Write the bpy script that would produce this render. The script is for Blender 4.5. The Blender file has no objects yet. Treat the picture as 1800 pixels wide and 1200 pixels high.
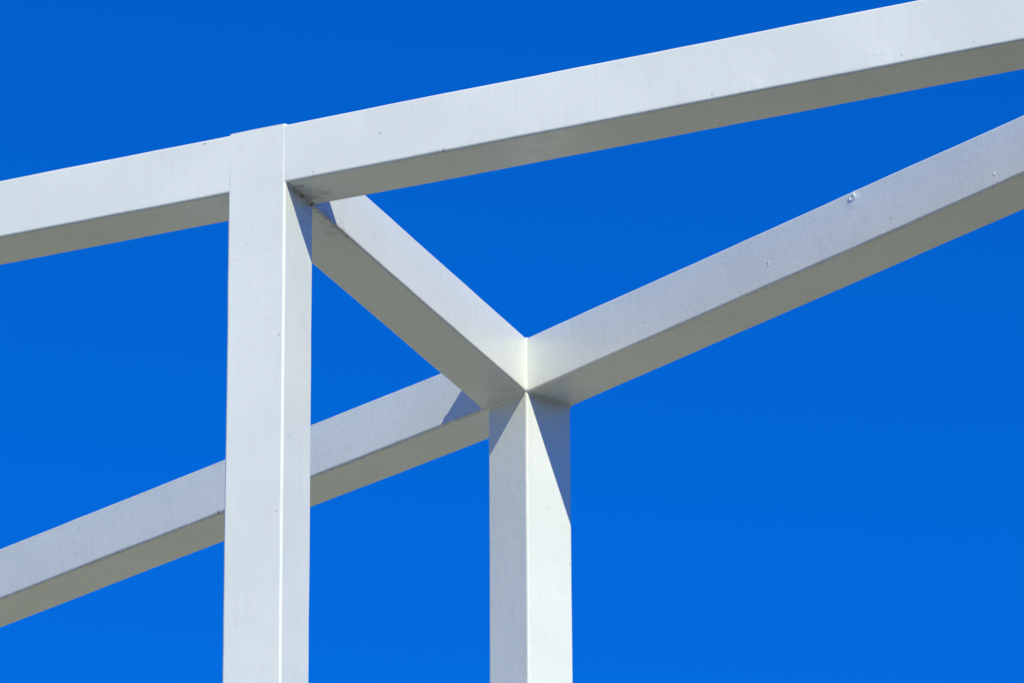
import bpy, math, random
from mathutils import Vector, Matrix, noise

random.seed(7)
scene = bpy.context.scene
V = Vector

# ------------------------------------------------------------------ camera
CAM_Z = 1.6
PITCH, ROLL, LENS = 0.39962, -0.00565, 223.34
cam_data = bpy.data.cameras.new("camera")
cam_data.sensor_fit = 'HORIZONTAL'
cam_data.sensor_width = 36.0
cam_data.lens = LENS
cam_data.clip_start = 0.1
cam_data.clip_end = 5000.0
cam = bpy.data.objects.new("camera", cam_data)
scene.collection.objects.link(cam)
fwd = V((0, math.cos(PITCH), math.sin(PITCH)))
up0 = V((0, -math.sin(PITCH), math.cos(PITCH)))
rt0 = V((1, 0, 0))
cr, sr = math.cos(ROLL), math.sin(ROLL)
rt = cr * rt0 + sr * up0
up = -sr * rt0 + cr * up0
m = Matrix.Identity(4)
for i in range(3):
    m[i][0], m[i][1], m[i][2] = rt[i], up[i], -fwd[i]
m[2][3] = CAM_Z
cam.matrix_world = m
scene.camera = cam

# ------------------------------------------------------------------ sky and sun
SUN_AZ, SUN_EL = math.radians(67.7), math.radians(36.4)      # azimuth measured from +X towards the viewer (-Y)
sun_vec = V((math.cos(SUN_AZ) * math.cos(SUN_EL), -math.sin(SUN_AZ) * math.cos(SUN_EL), math.sin(SUN_EL)))

SKY_TINT = (0.005, 0.475, 1.29, 1.0)
world = bpy.data.worlds.new("World")
scene.world = world
world.use_nodes = True
wt = world.node_tree
wt.nodes.clear()
sky = wt.nodes.new("ShaderNodeTexSky")
sky.sky_type = 'NISHITA'
sky.sun_disc = False
sky.sun_elevation = SUN_EL
sky.sun_rotation = math.atan2(sun_vec.x, sun_vec.y)
sky.altitude = 300.0
sky.air_density = 1.0
sky.dust_density = 0.0
sky.ozone_density = 4.0
tint = wt.nodes.new("ShaderNodeMix")                         # the photograph's strong blue rendering of a clear sky, the same all over
tint.data_type = 'RGBA'
tint.blend_type = 'MULTIPLY'
tint.inputs[0].default_value = 1.0
tint.inputs[7].default_value = SKY_TINT
bg = wt.nodes.new("ShaderNodeBackground")
bg.inputs["Strength"].default_value = 0.12
wo = wt.nodes.new("ShaderNodeOutputWorld")
wt.links.new(sky.outputs[0], tint.inputs[6])
wt.links.new(tint.outputs[2], bg.inputs["Color"])
wt.links.new(bg.outputs[0], wo.inputs["Surface"])

sun_data = bpy.data.lights.new("sun", 'SUN')
sun_data.energy = 4.45
sun_data.angle = math.radians(0.53)
sun_data.color = (1.0, 0.96, 0.69)
sun = bpy.data.objects.new("sun", sun_data)
scene.collection.objects.link(sun)
sun.location = sun_vec * 40
sun.rotation_euler = sun_vec.to_track_quat('Z', 'Y').to_euler()

vs = scene.view_settings
vs.view_transform = 'Standard'
vs.look = 'None'
vs.exposure = 0.0
vs.gamma = 1.0
vs.use_curve_mapping = False

# ------------------------------------------------------------------ frame geometry (metres)
W = 0.15                    # side of the square steel tubes
RAD = 0.045 * W             # corner radius of the tubes
Z0 = 40.896 * W + CAM_Z     # underside of every beam
A_F, A_R, A_L = 0.42042, 0.84960, 0.79005    # plan angles: nearer row, farther row, its left bay
def axes(a):
    return V((math.cos(a), -math.sin(a), 0)), V((-math.sin(a), -math.cos(a), 0))
EF, NF = axes(A_F)
ER, NR = axes(A_R)
EL, NL = axes(A_L)
UP = V((0, 0, 1))
PF = V((-3.5266 * W, 90.395 * W, Z0))        # corner of the nearer column under the beams
PR = V((0.2413 * W, 99.038 * W, Z0))         # corner of the farther column under the beams
Q = PF - NF * W
DC = (PR - Q).normalized()
NC = V((-DC.y, DC.x, 0))
if NC.dot(EF) < 0:
    NC = -NC
BASE = V((PF.x - EF.x * W / 2 - NF.x * W / 2, PF.y - EF.y * W / 2 - NF.y * W / 2, 0))

# ------------------------------------------------------------------ materials
def new_mat(name):
    mt = bpy.data.materials.new(name)
    mt.use_nodes = True
    mt.node_tree.nodes.clear()
    return mt, mt.node_tree.nodes, mt.node_tree.links

def nd(nodes, kind, **kw):
    n = nodes.new(kind)
    for k, v in kw.items():
        if k in n.inputs:
            n.inputs[k].default_value = v
        else:
            setattr(n, k, v)
    return n

# marks on the paint: (point in frame coordinates, radius, strength); filled in from positions along the members
def on_front(t, v):   return PF + EF * (t * W) + UP * (v * W) - BASE
def under_front(t, u): return PF + EF * (t * W) - NF * (u * W) - BASE
def on_rear(t, v):    return PR + ER * (t * W) + UP * (v * W) - BASE
def on_left(t, v):    return PR - EL * (t * W) + UP * (v * W) - BASE
def under_cross(t, u): return Q + DC * (t * W) - NC * (u * W) - BASE

RUST = [
    (under_front(0.17, 0.24), 0.013), (under_front(0.02, 0.9), 0.016), (under_front(0.03, 0.55), 0.014),
    (under_front(0.04, 0.05), 0.007), (on_front(2.72, 0.01), 0.010),
    (under_cross(0.25, 0.06), 0.012), (under_cross(0.85, 0.05), 0.010), (under_cross(1.3, 0.03), 0.009),
    (on_left(7.75, 0.02), 0.010), (on_front(-1.42, 0.93), 0.004), (on_left(2.85, 0.96), 0.010), (on_left(2.5, 0.97), 0.008),
]
BLISTER = [
    (on_front(9.9, 0.16), 0.045), (on_front(7.85, 0.10), 0.030),
    (on_front(12.85, 0.66), 0.009), (on_rear(11.1, 0.20), 0.005), (on_rear(5.95, 0.37), 0.005),
    (on_rear(7.95, 0.85), 0.03),
]

SMUDGE = [
    (under_front(0.10, 0.75), 0.055), (under_front(0.30, 0.62), 0.05), (under_front(0.06, 0.30), 0.035), (under_front(0.02, 1.0), 0.05),
    (under_cross(0.5, 0.08), 0.04), (under_cross(1.0, 0.10), 0.05), (under_cross(8.2, 0.25), 0.04), (under_front(-1.15, 0.4), 0.04),
]

def paint_material(name, grain=1.0, grimy=0.0):
    mt, N, L = new_mat(name)
    out = nd(N, "ShaderNodeOutputMaterial")
    bs = nd(N, "ShaderNodeBsdfPrincipled")
    L.new(bs.outputs[0], out.inputs["Surface"])
    tc = nd(N, "ShaderNodeTexCoord")
    obj = tc.outputs["Object"]

    def noise_tex(scale, detail=3.0, rough=0.55, vec=None):
        n = nd(N, "ShaderNodeTexNoise")
        n.inputs["Scale"].default_value = scale
        n.inputs["Detail"].default_value = detail
        n.inputs["Roughness"].default_value = rough
        L.new(vec or obj, n.inputs["Vector"])
        return n.outputs["Fac"]

    def ramp(src, lo, hi, a=0.0, b=1.0, smooth=True):
        r = nd(N, "ShaderNodeMapRange")
        r.interpolation_type = 'SMOOTHSTEP' if smooth else 'LINEAR'
        r.inputs["From Min"].default_value = lo
        r.inputs["From Max"].default_value = hi
        r.inputs["To Min"].default_value = a
        r.inputs["To Max"].default_value = b
        L.new(src, r.inputs["Value"])
        return r.outputs["Result"]

    def op(kind, a, b=None):
        n = nd(N, "ShaderNodeMath")
        n.operation = kind
        for i, s in enumerate((a, b)):
            if s is None:
                continue
            if isinstance(s, (int, float)):
                n.inputs[i].default_value = s
            else:
                L.new(s, n.inputs[i])
        return n.outputs[0]

    def mix(fac, a, b):
        n = nd(N, "ShaderNodeMix")
        n.data_type = 'RGBA'
        if isinstance(fac, (int, float)):
            n.inputs[0].default_value = fac
        else:
            L.new(fac, n.inputs[0])
        for i, s in ((6, a), (7, b)):
            if isinstance(s, tuple):
                n.inputs[i].default_value = s
            else:
                L.new(s, n.inputs[i])
        return n.outputs[2]

    def spots(lst, soft=0.6):
        total = None
        wob = noise_tex(170.0, 3.0, 0.7)
        wob = ramp(wob, 0.25, 0.75, -0.7, 0.7, False)
        for p, r in lst:
            d = nd(N, "ShaderNodeVectorMath")
            d.operation = 'DISTANCE'
            L.new(obj, d.inputs[0])
            d.inputs[1].default_value = p
            f = ramp(d.outputs["Value"], 0.0, r, 1.0, 0.0, False)
            f = op('MAXIMUM', f, 0.0)
            total = f if total is None else op('MAXIMUM', total, f)
        gate = ramp(total, 0.0, 0.25)
        return ramp(op('ADD', total, op('MULTIPLY', wob, gate)), 0.45, 0.45 + soft), total

    # paint: slightly uneven off-white, faint run-off streaks
    big = noise_tex(3.0, 4.0)
    mp = nd(N, "ShaderNodeMapping")
    mp.inputs["Scale"].default_value = (60, 60, 5)
    L.new(obj, mp.inputs["Vector"])
    streak = noise_tex(1.0, 4.0, 0.6, mp.outputs[0])
    base = mix(ramp(big, 0.3, 0.7), (0.745, 0.768, 0.742, 1), (0.805, 0.825, 0.80, 1))
    base = mix(op('MULTIPLY', ramp(streak, 0.5, 0.75), 0.35), base, (0.70, 0.705, 0.69, 1))

    # specks of dirt
    vo = nd(N, "ShaderNodeTexVoronoi")
    vo.inputs["Scale"].default_value = 38.0
    L.new(obj, vo.inputs["Vector"])
    sep = nd(N, "ShaderNodeSeparateColor")
    L.new(vo.outputs["Color"], sep.inputs[0])
    pick = op('GREATER_THAN', sep.outputs[0], 0.93)
    speck = op('MULTIPLY', ramp(vo.outputs["Distance"], 0.05, 0.13, 1.0, 0.0), pick)
    base = mix(op('MULTIPLY', speck, 0.55), base, (0.17, 0.15, 0.12, 1))

    # grime and rust along some edges (weight stored on the mesh)
    at = nd(N, "ShaderNodeAttribute")
    at.attribute_name = "grime"
    gn = noise_tex(55.0, 5.0, 0.75)
    gl = noise_tex(7.0, 2.0)
    gm = op('MULTIPLY', at.outputs["Fac"], ramp(op('ADD', gn, op('MULTIPLY', gl, 0.6)), 0.62, 0.98))
    base = mix(gm, base, (0.10, 0.068, 0.045, 1))

    rust, _ = spots(RUST, 0.5)
    rn = noise_tex(240.0, 3.0, 0.7)
    rust_col = mix(ramp(rn, 0.35, 0.65), (0.07, 0.045, 0.032, 1), (0.36, 0.17, 0.055, 1))
    base = mix(op('MULTIPLY', rust, 0.85), base, rust_col)
    _, sm = spots(SMUDGE)
    mp2 = nd(N, "ShaderNodeMapping")
    mp2.inputs["Scale"].default_value = (35, 90, 60)
    mp2.inputs["Rotation"].default_value = (0, 0, 0.5)
    L.new(obj, mp2.inputs["Vector"])
    sn = noise_tex(1.0, 5.0, 0.7, mp2.outputs[0])
    base = mix(op('MULTIPLY', op('MULTIPLY', ramp(sm, 0.0, 0.8), ramp(sn, 0.42, 0.68)), 0.62), base, (0.22, 0.185, 0.145, 1))
    stain = noise_tex(16.0, 6.0, 0.65)
    base = mix(op('MULTIPLY', ramp(stain, 0.55, 0.8), 0.30), base, (0.60, 0.60, 0.55, 1))
    if grimy:
        wn = noise_tex(90.0, 5.0, 0.75)
        base = mix(op('MULTIPLY', ramp(wn, 0.42, 0.66), grimy), base, (0.16, 0.125, 0.095, 1))
    L.new(base, bs.inputs["Base Color"])
    bs.inputs["Specular IOR Level"].default_value = 0.5
    rg = ramp(noise_tex(14.0, 3.0), 0.3, 0.7, 0.20, 0.32)
    L.new(op('ADD', rg, op('MULTIPLY', op('MAXIMUM', rust, gm), 0.4)), bs.inputs["Roughness"])

    # relief: orange peel of the paint, slow waviness of the steel, pits, blisters
    fine = noise_tex(210.0, 3.0, 0.6)
    mid = noise_tex(45.0, 3.0, 0.55)
    wav = noise_tex(5.0, 2.0, 0.5)
    vo2 = nd(N, "ShaderNodeTexVoronoi")
    vo2.inputs["Scale"].default_value = 60.0
    L.new(obj, vo2.inputs["Vector"])
    sep2 = nd(N, "ShaderNodeSeparateColor")
    L.new(vo2.outputs["Color"], sep2.inputs[0])
    nib = op('MULTIPLY', ramp(vo2.outputs["Distance"], 0.0, 0.22, 1.0, 0.0), op('GREATER_THAN', sep2.outputs[1], 0.93))
    _, raw = spots(BLISTER, 0.7)
    crumple = noise_tex(75.0, 3.0, 0.6)
    rip = op('MULTIPLY', crumple, ramp(raw, 0.0, 0.6))
    hsum = op('ADD', op('MULTIPLY', fine, 0.00016 * grain), op('MULTIPLY', mid, 0.00022 * grain))
    hsum = op('ADD', hsum, op('MULTIPLY', wav, 0.0016))
    hsum = op('ADD', hsum, op('MULTIPLY', nib, 0.0006))
    hsum = op('ADD', hsum, op('MULTIPLY', rip, 0.0012))
    hsum = op('ADD', hsum, op('MULTIPLY', rust, -0.0005))
    bp = nd(N, "ShaderNodeBump")
    bp.inputs["Strength"].default_value = 1.0
    bp.inputs["Distance"].default_value = 1.0
    L.new(hsum, bp.inputs["Height"])
    L.new(bp.outputs[0], bs.inputs["Normal"])
    return mt

M_PAINT = paint_material("white_paint", 0.8)
M_PAINT_ROUGH = paint_material("white_paint_grainy", 2.4)
M_WELD = paint_material("painted_weld", 1.6, 0.55)

def ground_material():
    mt, N, L = new_mat("dry_ground")
    out = nd(N, "ShaderNodeOutputMaterial")
    bs = nd(N, "ShaderNodeBsdfPrincipled")
    L.new(bs.outputs[0], out.inputs["Surface"])
    tc = nd(N, "ShaderNodeTexCoord")
    n1 = nd(N, "ShaderNodeTexNoise"); n1.inputs["Scale"].default_value = 0.12; n1.inputs["Detail"].default_value = 6
    n2 = nd(N, "ShaderNodeTexNoise"); n2.inputs["Scale"].default_value = 9.0; n2.inputs["Detail"].default_value = 8
    L.new(tc.outputs["Object"], n1.inputs["Vector"]); L.new(tc.outputs["Object"], n2.inputs["Vector"])
    r1 = nd(N, "ShaderNodeValToRGB"); L.new(n1.outputs["Fac"], r1.inputs[0])
    r1.color_ramp.elements[0].position = 0.38; r1.color_ramp.elements[0].color = (0.385, 0.37, 0.235, 1)
    r1.color_ramp.elements[1].position = 0.62; r1.color_ramp.elements[1].color = (0.485, 0.46, 0.31, 1)
    r2 = nd(N, "ShaderNodeValToRGB"); L.new(n2.outputs["Fac"], r2.inputs[0])
    r2.color_ramp.elements[0].color = (0.75, 0.75, 0.75, 1); r2.color_ramp.elements[1].color = (1.15, 1.15, 1.15, 1)
    mx = nd(N, "ShaderNodeMix"); mx.data_type = 'RGBA'; mx.blend_type = 'MULTIPLY'; mx.inputs[0].default_value = 1
    L.new(r1.outputs[0], mx.inputs[6]); L.new(r2.outputs[0], mx.inputs[7])
    L.new(mx.outputs[2], bs.inputs["Base Color"])
    bs.inputs["Roughness"].default_value = 0.9
    bp = nd(N, "ShaderNodeBump"); bp.inputs["Distance"].default_value = 0.02
    L.new(n2.outputs["Fac"], bp.inputs["Height"]); L.new(bp.outputs[0], bs.inputs["Normal"])
    return mt

# ------------------------------------------------------------------ ground
def build_ground():
    n, verts, faces = 64, [], []
    radii = [0.0, 6, 14, 30, 70, 160, 400, 1200]
    verts.append((0, 15, 0))
    for rr in radii[1:]:
        for i in range(n):
            a = 2 * math.pi * i / n
            verts.append((rr * math.cos(a), 15 + rr * math.sin(a), 0))
    for i in range(n):
        faces.append((0, 1 + i, 1 + (i + 1) % n))
    for k in range(len(radii) - 2):
        o0, o1 = 1 + k * n, 1 + (k + 1) * n
        for i in range(n):
            j = (i + 1) % n
            faces.append((o0 + i, o1 + i, o1 + j, o0 + j))
    me = bpy.data.meshes.new("ground")
    me.from_pydata(verts, [], faces)
    me.materials.append(ground_material())
    ob = bpy.data.objects.new("ground", me)
    ob["kind"] = "structure"
    ob["label"] = "dry pale ground the white columns stand on"
    scene.collection.objects.link(ob)
build_ground()

def asphalt_material():
    mt, N, L = new_mat("asphalt")
    out = nd(N, "ShaderNodeOutputMaterial")
    bs = nd(N, "ShaderNodeBsdfPrincipled")
    L.new(bs.outputs[0], out.inputs["Surface"])
    tc = nd(N, "ShaderNodeTexCoord")
    n1 = nd(N, "ShaderNodeTexNoise"); n1.inputs["Scale"].default_value = 25.0; n1.inputs["Detail"].default_value = 8
    L.new(tc.outputs["Object"], n1.inputs["Vector"])
    r1 = nd(N, "ShaderNodeValToRGB"); L.new(n1.outputs["Fac"], r1.inputs[0])
    r1.color_ramp.elements[0].color = (0.035, 0.037, 0.04, 1); r1.color_ramp.elements[1].color = (0.075, 0.077, 0.08, 1)
    L.new(r1.outputs[0], bs.inputs["Base Color"])
    bs.inputs["Roughness"].default_value = 0.85
    return mt

def build_added_road():
    """An asphalt road in front of the frame, where the photographer stands."""
    d = V((0.66, -0.75, 0)).normalized()          # laid out on the side whose ground bounce it has to darken
    t = V((0.75, 0.66, 0)).normalized()
    p0 = BASE + d * ADDED_ROAD_GAP + V((0, 0, 0.004))
    corners = [p0 - t * 400, p0 - t * 400 + d * 120, p0 + t * 400 + d * 120, p0 + t * 400]
    me = bpy.data.meshes.new("added_road")
    me.from_pydata([tuple(c) for c in corners], [], [(0, 1, 2, 3)])
    me.materials.append(asphalt_material())
    ob = bpy.data.objects.new("added_road", me)
    ob["kind"] = "structure"
    ob["label"] = "unseen dark asphalt strip added to cut bounce light on the frame"
    scene.collection.objects.link(ob)
ADDED_ROAD_GAP = 0.6
build_added_road()

# ------------------------------------------------------------------ the frame
frame = bpy.data.objects.new("steel_frame", None)
frame.location = BASE
frame["label"] = "white painted square steel tube frame of columns and beams against blue sky"
frame["category"] = "steel frame"
scene.collection.objects.link(frame)

def link_mesh(name, verts, faces, mat, parent, grime=None, label=None, smooth=True, normals=None):
    me = bpy.data.meshes.new(name)
    me.from_pydata([tuple(v) for v in verts], [], faces)
    me.materials.append(mat)
    for p in me.polygons:
        p.use_smooth = smooth
    at = me.attributes.new("grime", 'FLOAT', 'POINT')
    if grime:
        at.data.foreach_set("value", grime)
    me.validate()
    ob = bpy.data.objects.new(name, me)
    scene.collection.objects.link(ob)
    ob.parent = parent
    if label:
        ob["label"] = label
    if normals:
        me.normals_split_custom_set_from_vertices([tuple(n) for n in normals])
    return ob

ARC = 6
def profile():
    """Rounded square, u = 0..-W to the back (away from the front face), v = 0..W upwards, outline from lower front corner.
    Returns (u, v, corner index or -1)."""
    pts = []
    centres = [(-RAD, RAD, math.radians(270)), (-W + RAD, RAD, math.radians(180)),
               (-W + RAD, W - RAD, math.radians(90)), (-RAD, W - RAD, 0.0)]
    # walk: lower front -> lower back -> upper back -> upper front  (clockwise seen along the axis)
    for ci, (cu, cv, a0) in enumerate(centres):
        for k in range(ARC + 1):
            a = a0 + math.radians(90) * (1 - k / ARC)
            pts.append((cu + RAD * math.cos(a), cv + RAD * math.sin(a), ci, math.cos(a), math.sin(a)))
        nu, nv, na = centres[(ci + 1) % 4]
        a_end, a_beg = a0, na + math.radians(90)
        p0 = (cu + RAD * math.cos(a_end), cv + RAD * math.sin(a_end))
        p1 = (nu + RAD * math.cos(a_beg), nv + RAD * math.sin(a_beg))
        for f in (0.03, 0.25, 0.5, 0.75, 0.97):
            pts.append((p0[0] + (p1[0] - p0[0]) * f, p0[1] + (p1[1] - p0[1]) * f, -1, math.cos(a_end), math.sin(a_end)))
    return pts

PROFILE = profile()

def tube(name, origin, axis, front, upv, start, end, mat, seed, label=None, cap=(True, True), grime=None, grime_reach=None, step=0.05, wave=0.0008):
    """A rounded square tube. origin = the lower front corner line, axis = its direction, front = outward normal of the front
    face. start / end are distances along the axis or (point, normal) planes that cut the tube obliquely."""
    def cut(spec, p):
        if isinstance(spec, tuple):
            pt, n = spec
            return (pt - p).dot(n) / axis.dot(n)
        return spec
    mid_p = origin - front * (W / 2) + upv * (W / 2)
    n = max(2, int(abs(cut(end, mid_p) - cut(start, mid_p)) / step))
    verts, faces, gr, nrms = [], [], [], []
    k = len(PROFILE)
    for i in range(n + 1):
        t = i / n
        for (u, v, ci, nu, nv) in PROFILE:
            p0 = origin + front * u + upv * v
            s0, s1 = cut(start, p0), cut(end, p0)
            s = s0 + (s1 - s0) * t
            p = p0 + axis * s
            q = V((s * 2.3 + seed * 13.7, u * 9.0, v * 9.0))
            q2 = V((s * 11.0 + seed * 5.1, u * 14.0, v * 14.0))
            dn = (noise.noise(q) * wave * 1.6 + noise.noise(q2) * wave * 0.8)
            du = (noise.noise(q + V((40, 0, 0))) * wave * 1.6 + noise.noise(q2 + V((40, 0, 0))) * wave * 0.8)
            verts.append(p + front * dn + upv * du - BASE)
            nrms.append(front * nu + upv * nv)
            gw = grime[ci] if (grime and ci >= 0) else 0.0
            if grime_reach and gw:
                gw *= max(0.12, 1.0 - max(0.0, s - grime_reach[0]) / grime_reach[1])
            gr.append(gw)
    for i in range(n):
        a, b = i * k, (i + 1) * k
        for j in range(k):
            jj = (j + 1) % k
            faces.append((a + j, a + jj, b + jj, b + j))
    for side in (0, 1):
        if cap[side]:
            o = len(verts)
            src = 0 if side == 0 else n * k
            for j in range(k):
                verts.append(verts[src + j].copy())
                gr.append(0.0)
                nrms.append(-axis if side == 0 else axis)
            faces.append(tuple(range(o + k - 1, o - 1, -1)) if side == 0 else tuple(range(o, o + k)))
    # make sure faces point outwards
    a, b, c = verts[faces[0][0]], verts[faces[0][1]], verts[faces[0][2]]
    nrm = (b - a).cross(c - a)
    ctr = origin - front * (W / 2) + upv * (W / 2) - BASE
    rel = a - ctr
    rel -= axis * rel.dot(axis)
    if nrm.dot(rel) < 0:
        faces = [tuple(reversed(f)) for f in faces]
    return link_mesh(name, verts, faces, mat, frame, gr, label, True, nrms)

# columns: the tube's axis is vertical; 'front' = row normal, 'upv' runs along the row to the left
def column(corner, e, nrm, seed, mat, label):
    org = V((corner.x, corner.y, 0.0))
    return tube("column", org, UP, nrm, -e, 0.0, Z0 + W + 0.0016, mat, seed, label, step=0.08)

column_near = column(PF, EF, NF, 1, M_PAINT, "white column with two sunlit faces, nearest the camera")
column_far = column(PR, ER, NR, 2, M_PAINT_ROUGH, "white column with one grey and one bright face under the three-way joint")

beam_fl = tube("beam", PF, EF, NF, UP, -5.2, -W + RAD, M_PAINT, 3, "beam running left from the nearest column",
               grime=(0.12, 0.1, 0, 0))
# where the farther row meets the back of the nearer beam
den = ER.dot(NF)
t_meet = ((PF - NF * W) - PR).dot(NF) / den
beam_fr = tube("beam", PF, EF, NF, UP, -RAD * 0.55, 3.6, M_PAINT, 4, "long upper beam running right from the nearest column",
               grime=(0.12, 0.1, 0, 0))
beam_rr = tube("beam", PR, ER, NR, UP, -RAD * 0.9, (PF - NF * (W - 0.012), NF), M_PAINT_ROUGH, 5,
               "grey-lit beam running right from the three-way joint", grime=(0.16, 0.1, 0, 0.05))
beam_rl = tube("beam", PR - UP * 0.0015, EL, NL, UP, -5.2, -W + 0.022, M_PAINT_ROUGH, 6,
               "lower beam passing behind the nearest column", grime=(0.28, 0.08, 0, 0.2))
crossbeam = tube("crossbeam", Q + UP * 0.0007, DC, NC, UP, -RAD * 0.9, (PR - NR * 0.012, NR), M_PAINT, 7,
                 "short beam joining the two columns", grime=(0.6, 0.08, 0, 0), grime_reach=(0.0, 0.30))

# ------------------------------------------------------------------ welds
def bead(parent, a, b, n1, n2, rad, seed, name="weld_bead", squash=1.0, rough=0.35, mat=None):
    """An irregular weld run from a to b lying in the corner between two surfaces with normals n1, n2."""
    d = (b - a)
    ln = d.length
    d.normalize()
    n = max(6, int(ln / 0.004))
    ks = 8
    verts, faces = [], []
    for i in range(n + 1):
        s = ln * i / n
        rr = rad * (1 + rough * noise.noise(V((s * 130, seed * 3.1, 0))) + 0.5 * rough * math.sin(s * 900 + seed))
        if i in (0, n):
            rr *= 0.35
        c = a + d * s
        for j in range(ks):
            an = 2 * math.pi * j / ks
            verts.append(c + (n1 * math.cos(an) + n2 * math.sin(an) * squash) * rr - BASE)
    for i in range(n):
        for j in range(ks):
            jj = (j + 1) % ks
            faces.append((i * ks + j, i * ks + jj, (i + 1) * ks + jj, (i + 1) * ks + j))
    faces.append(tuple(range(ks - 1, -1, -1)))
    faces.append(tuple(range(n * ks, n * ks + ks)))
    ob = link_mesh(name, verts, faces, mat or M_WELD, parent, None, None, True)
    return ob

# nearer joint
C = M_PAINT
bead(beam_fr, PF - NF * 0.004 + EF * 0.001, PF - NF * W + EF * 0.001, EF, -UP, 0.0036, 1)                # under the right beam, on the column
bead(beam_fl, PF - EF * W - NF * 0.004, PF - EF * W - NF * W, EF, -UP, 0.003, 2)
bead(beam_fr, PF - EF * RAD * 0.5 + UP * 0.002 - NF * 0.0028, PF - EF * RAD * 0.5 + UP * (W - 0.002) - NF * 0.0028, EF, NF, 0.003, 4, "weld_seam", 0.8, 0.2, C)
bead(beam_fr, PF + UP * W - NF * 0.006, PF + UP * W - NF * W, EF, UP, 0.0045, 5, "weld_seam", 0.5, 0.2, C)
bead(beam_fl, PF - EF * W + UP * W - NF * 0.006, PF - EF * W + UP * W - NF * W, EF, UP, 0.007, 6, "weld_seam", 0.3, 0.2, C)
bead(crossbeam, Q + UP * 0.003, Q + UP * W, EF, -NF, 0.003, 7)
bead(crossbeam, Q - EF * W, Q + EF * 0.001, -NF, -UP, 0.0042, 8)
# farther joint
bead(crossbeam, PR - ER * 0.004 + UP * 0.001, PR - ER * W + UP * 0.001, NR, -UP, 0.006, 9, rough=0.12, mat=C)
bead(crossbeam, PR + UP * 0.006, PR + UP * (W - 0.001), ER, NR, 0.0028, 10, rough=0.1, mat=C)
bead(beam_rr, PR - NR * 0.005, PR - NR * W, ER, -UP, 0.0068, 11, rough=0.15, mat=C)
bead(beam_rl, PR - ER * W - NR * 0.004, PR - ER * W - NR * W, -ER, -UP, 0.004, 12, rough=0.15, mat=C)
bead(crossbeam, PR - NC * W - DC * 0.012, PR - NC * W - DC * 0.012 + UP * W, NC, NR, 0.003, 13, mat=C)

# ------------------------------------------------------------------ blemishes standing proud of the paint
def blister(parent, centre, n, along, rad, height, seed):
    """A lumpy, partly broken paint blister: an irregular raised rim round a sunken, uneven middle."""
    across = n.cross(along).normalized()
    rings, seg = 7, 22
    verts, faces = [centre - n * 0.001], []
    for i in range(1, rings + 1):
        q = i / rings
        for j in range(seg):
            a = 2 * math.pi * j / seg
            wob = 1 + 0.45 * noise.noise(V((math.cos(a) * 1.4, math.sin(a) * 1.4, seed)))
            rim = math.exp(-((q - 0.62) / 0.17) ** 2)
            lump = 0.55 + 0.9 * noise.noise(V((math.cos(a) * 2.2, math.sin(a) * 2.2, seed + 9 + q * 2)))
            hgt = height * (rim * max(0.0, lump) + 0.25 * noise.noise(V((q * 4, a * 2, seed)))) * (1 - q ** 6) - 0.0008 * q ** 8
            p = centre + (along * math.cos(a) + across * math.sin(a)) * (rad * q * wob) + n * hgt
            verts.append(p)
    for j in range(seg):
        faces.append((0, 1 + j, 1 + (j + 1) % seg))
    for i in range(rings - 1):
        for j in range(seg):
            jj = (j + 1) % seg
            faces.append((1 + i * seg + j, 1 + (i + 1) * seg + j, 1 + (i + 1) * seg + jj, 1 + i * seg + jj))
    ob = link_mesh("paint_blister", verts, faces, M_PAINT, parent)
    return ob
for t, v, rd, hh, sd in ((7.92, 0.895, 0.0135, 0.0032, 4), (11.1, 0.22, 0.0032, 0.0012, 6), (5.95, 0.42, 0.003, 0.0012, 7)):
    blister(beam_rr, on_rear(t, v) + NR * 0.0004, NR, ER, rd, hh, sd)
for t, v, rd, hh, sd in ((12.85, 0.66, 0.008, 0.0025, 11), (12.8, 0.85, 0.005, 0.002, 12)):
    blister(beam_fr, on_front(t, v) + NF * 0.0004, NF, EF, rd, hh, sd)
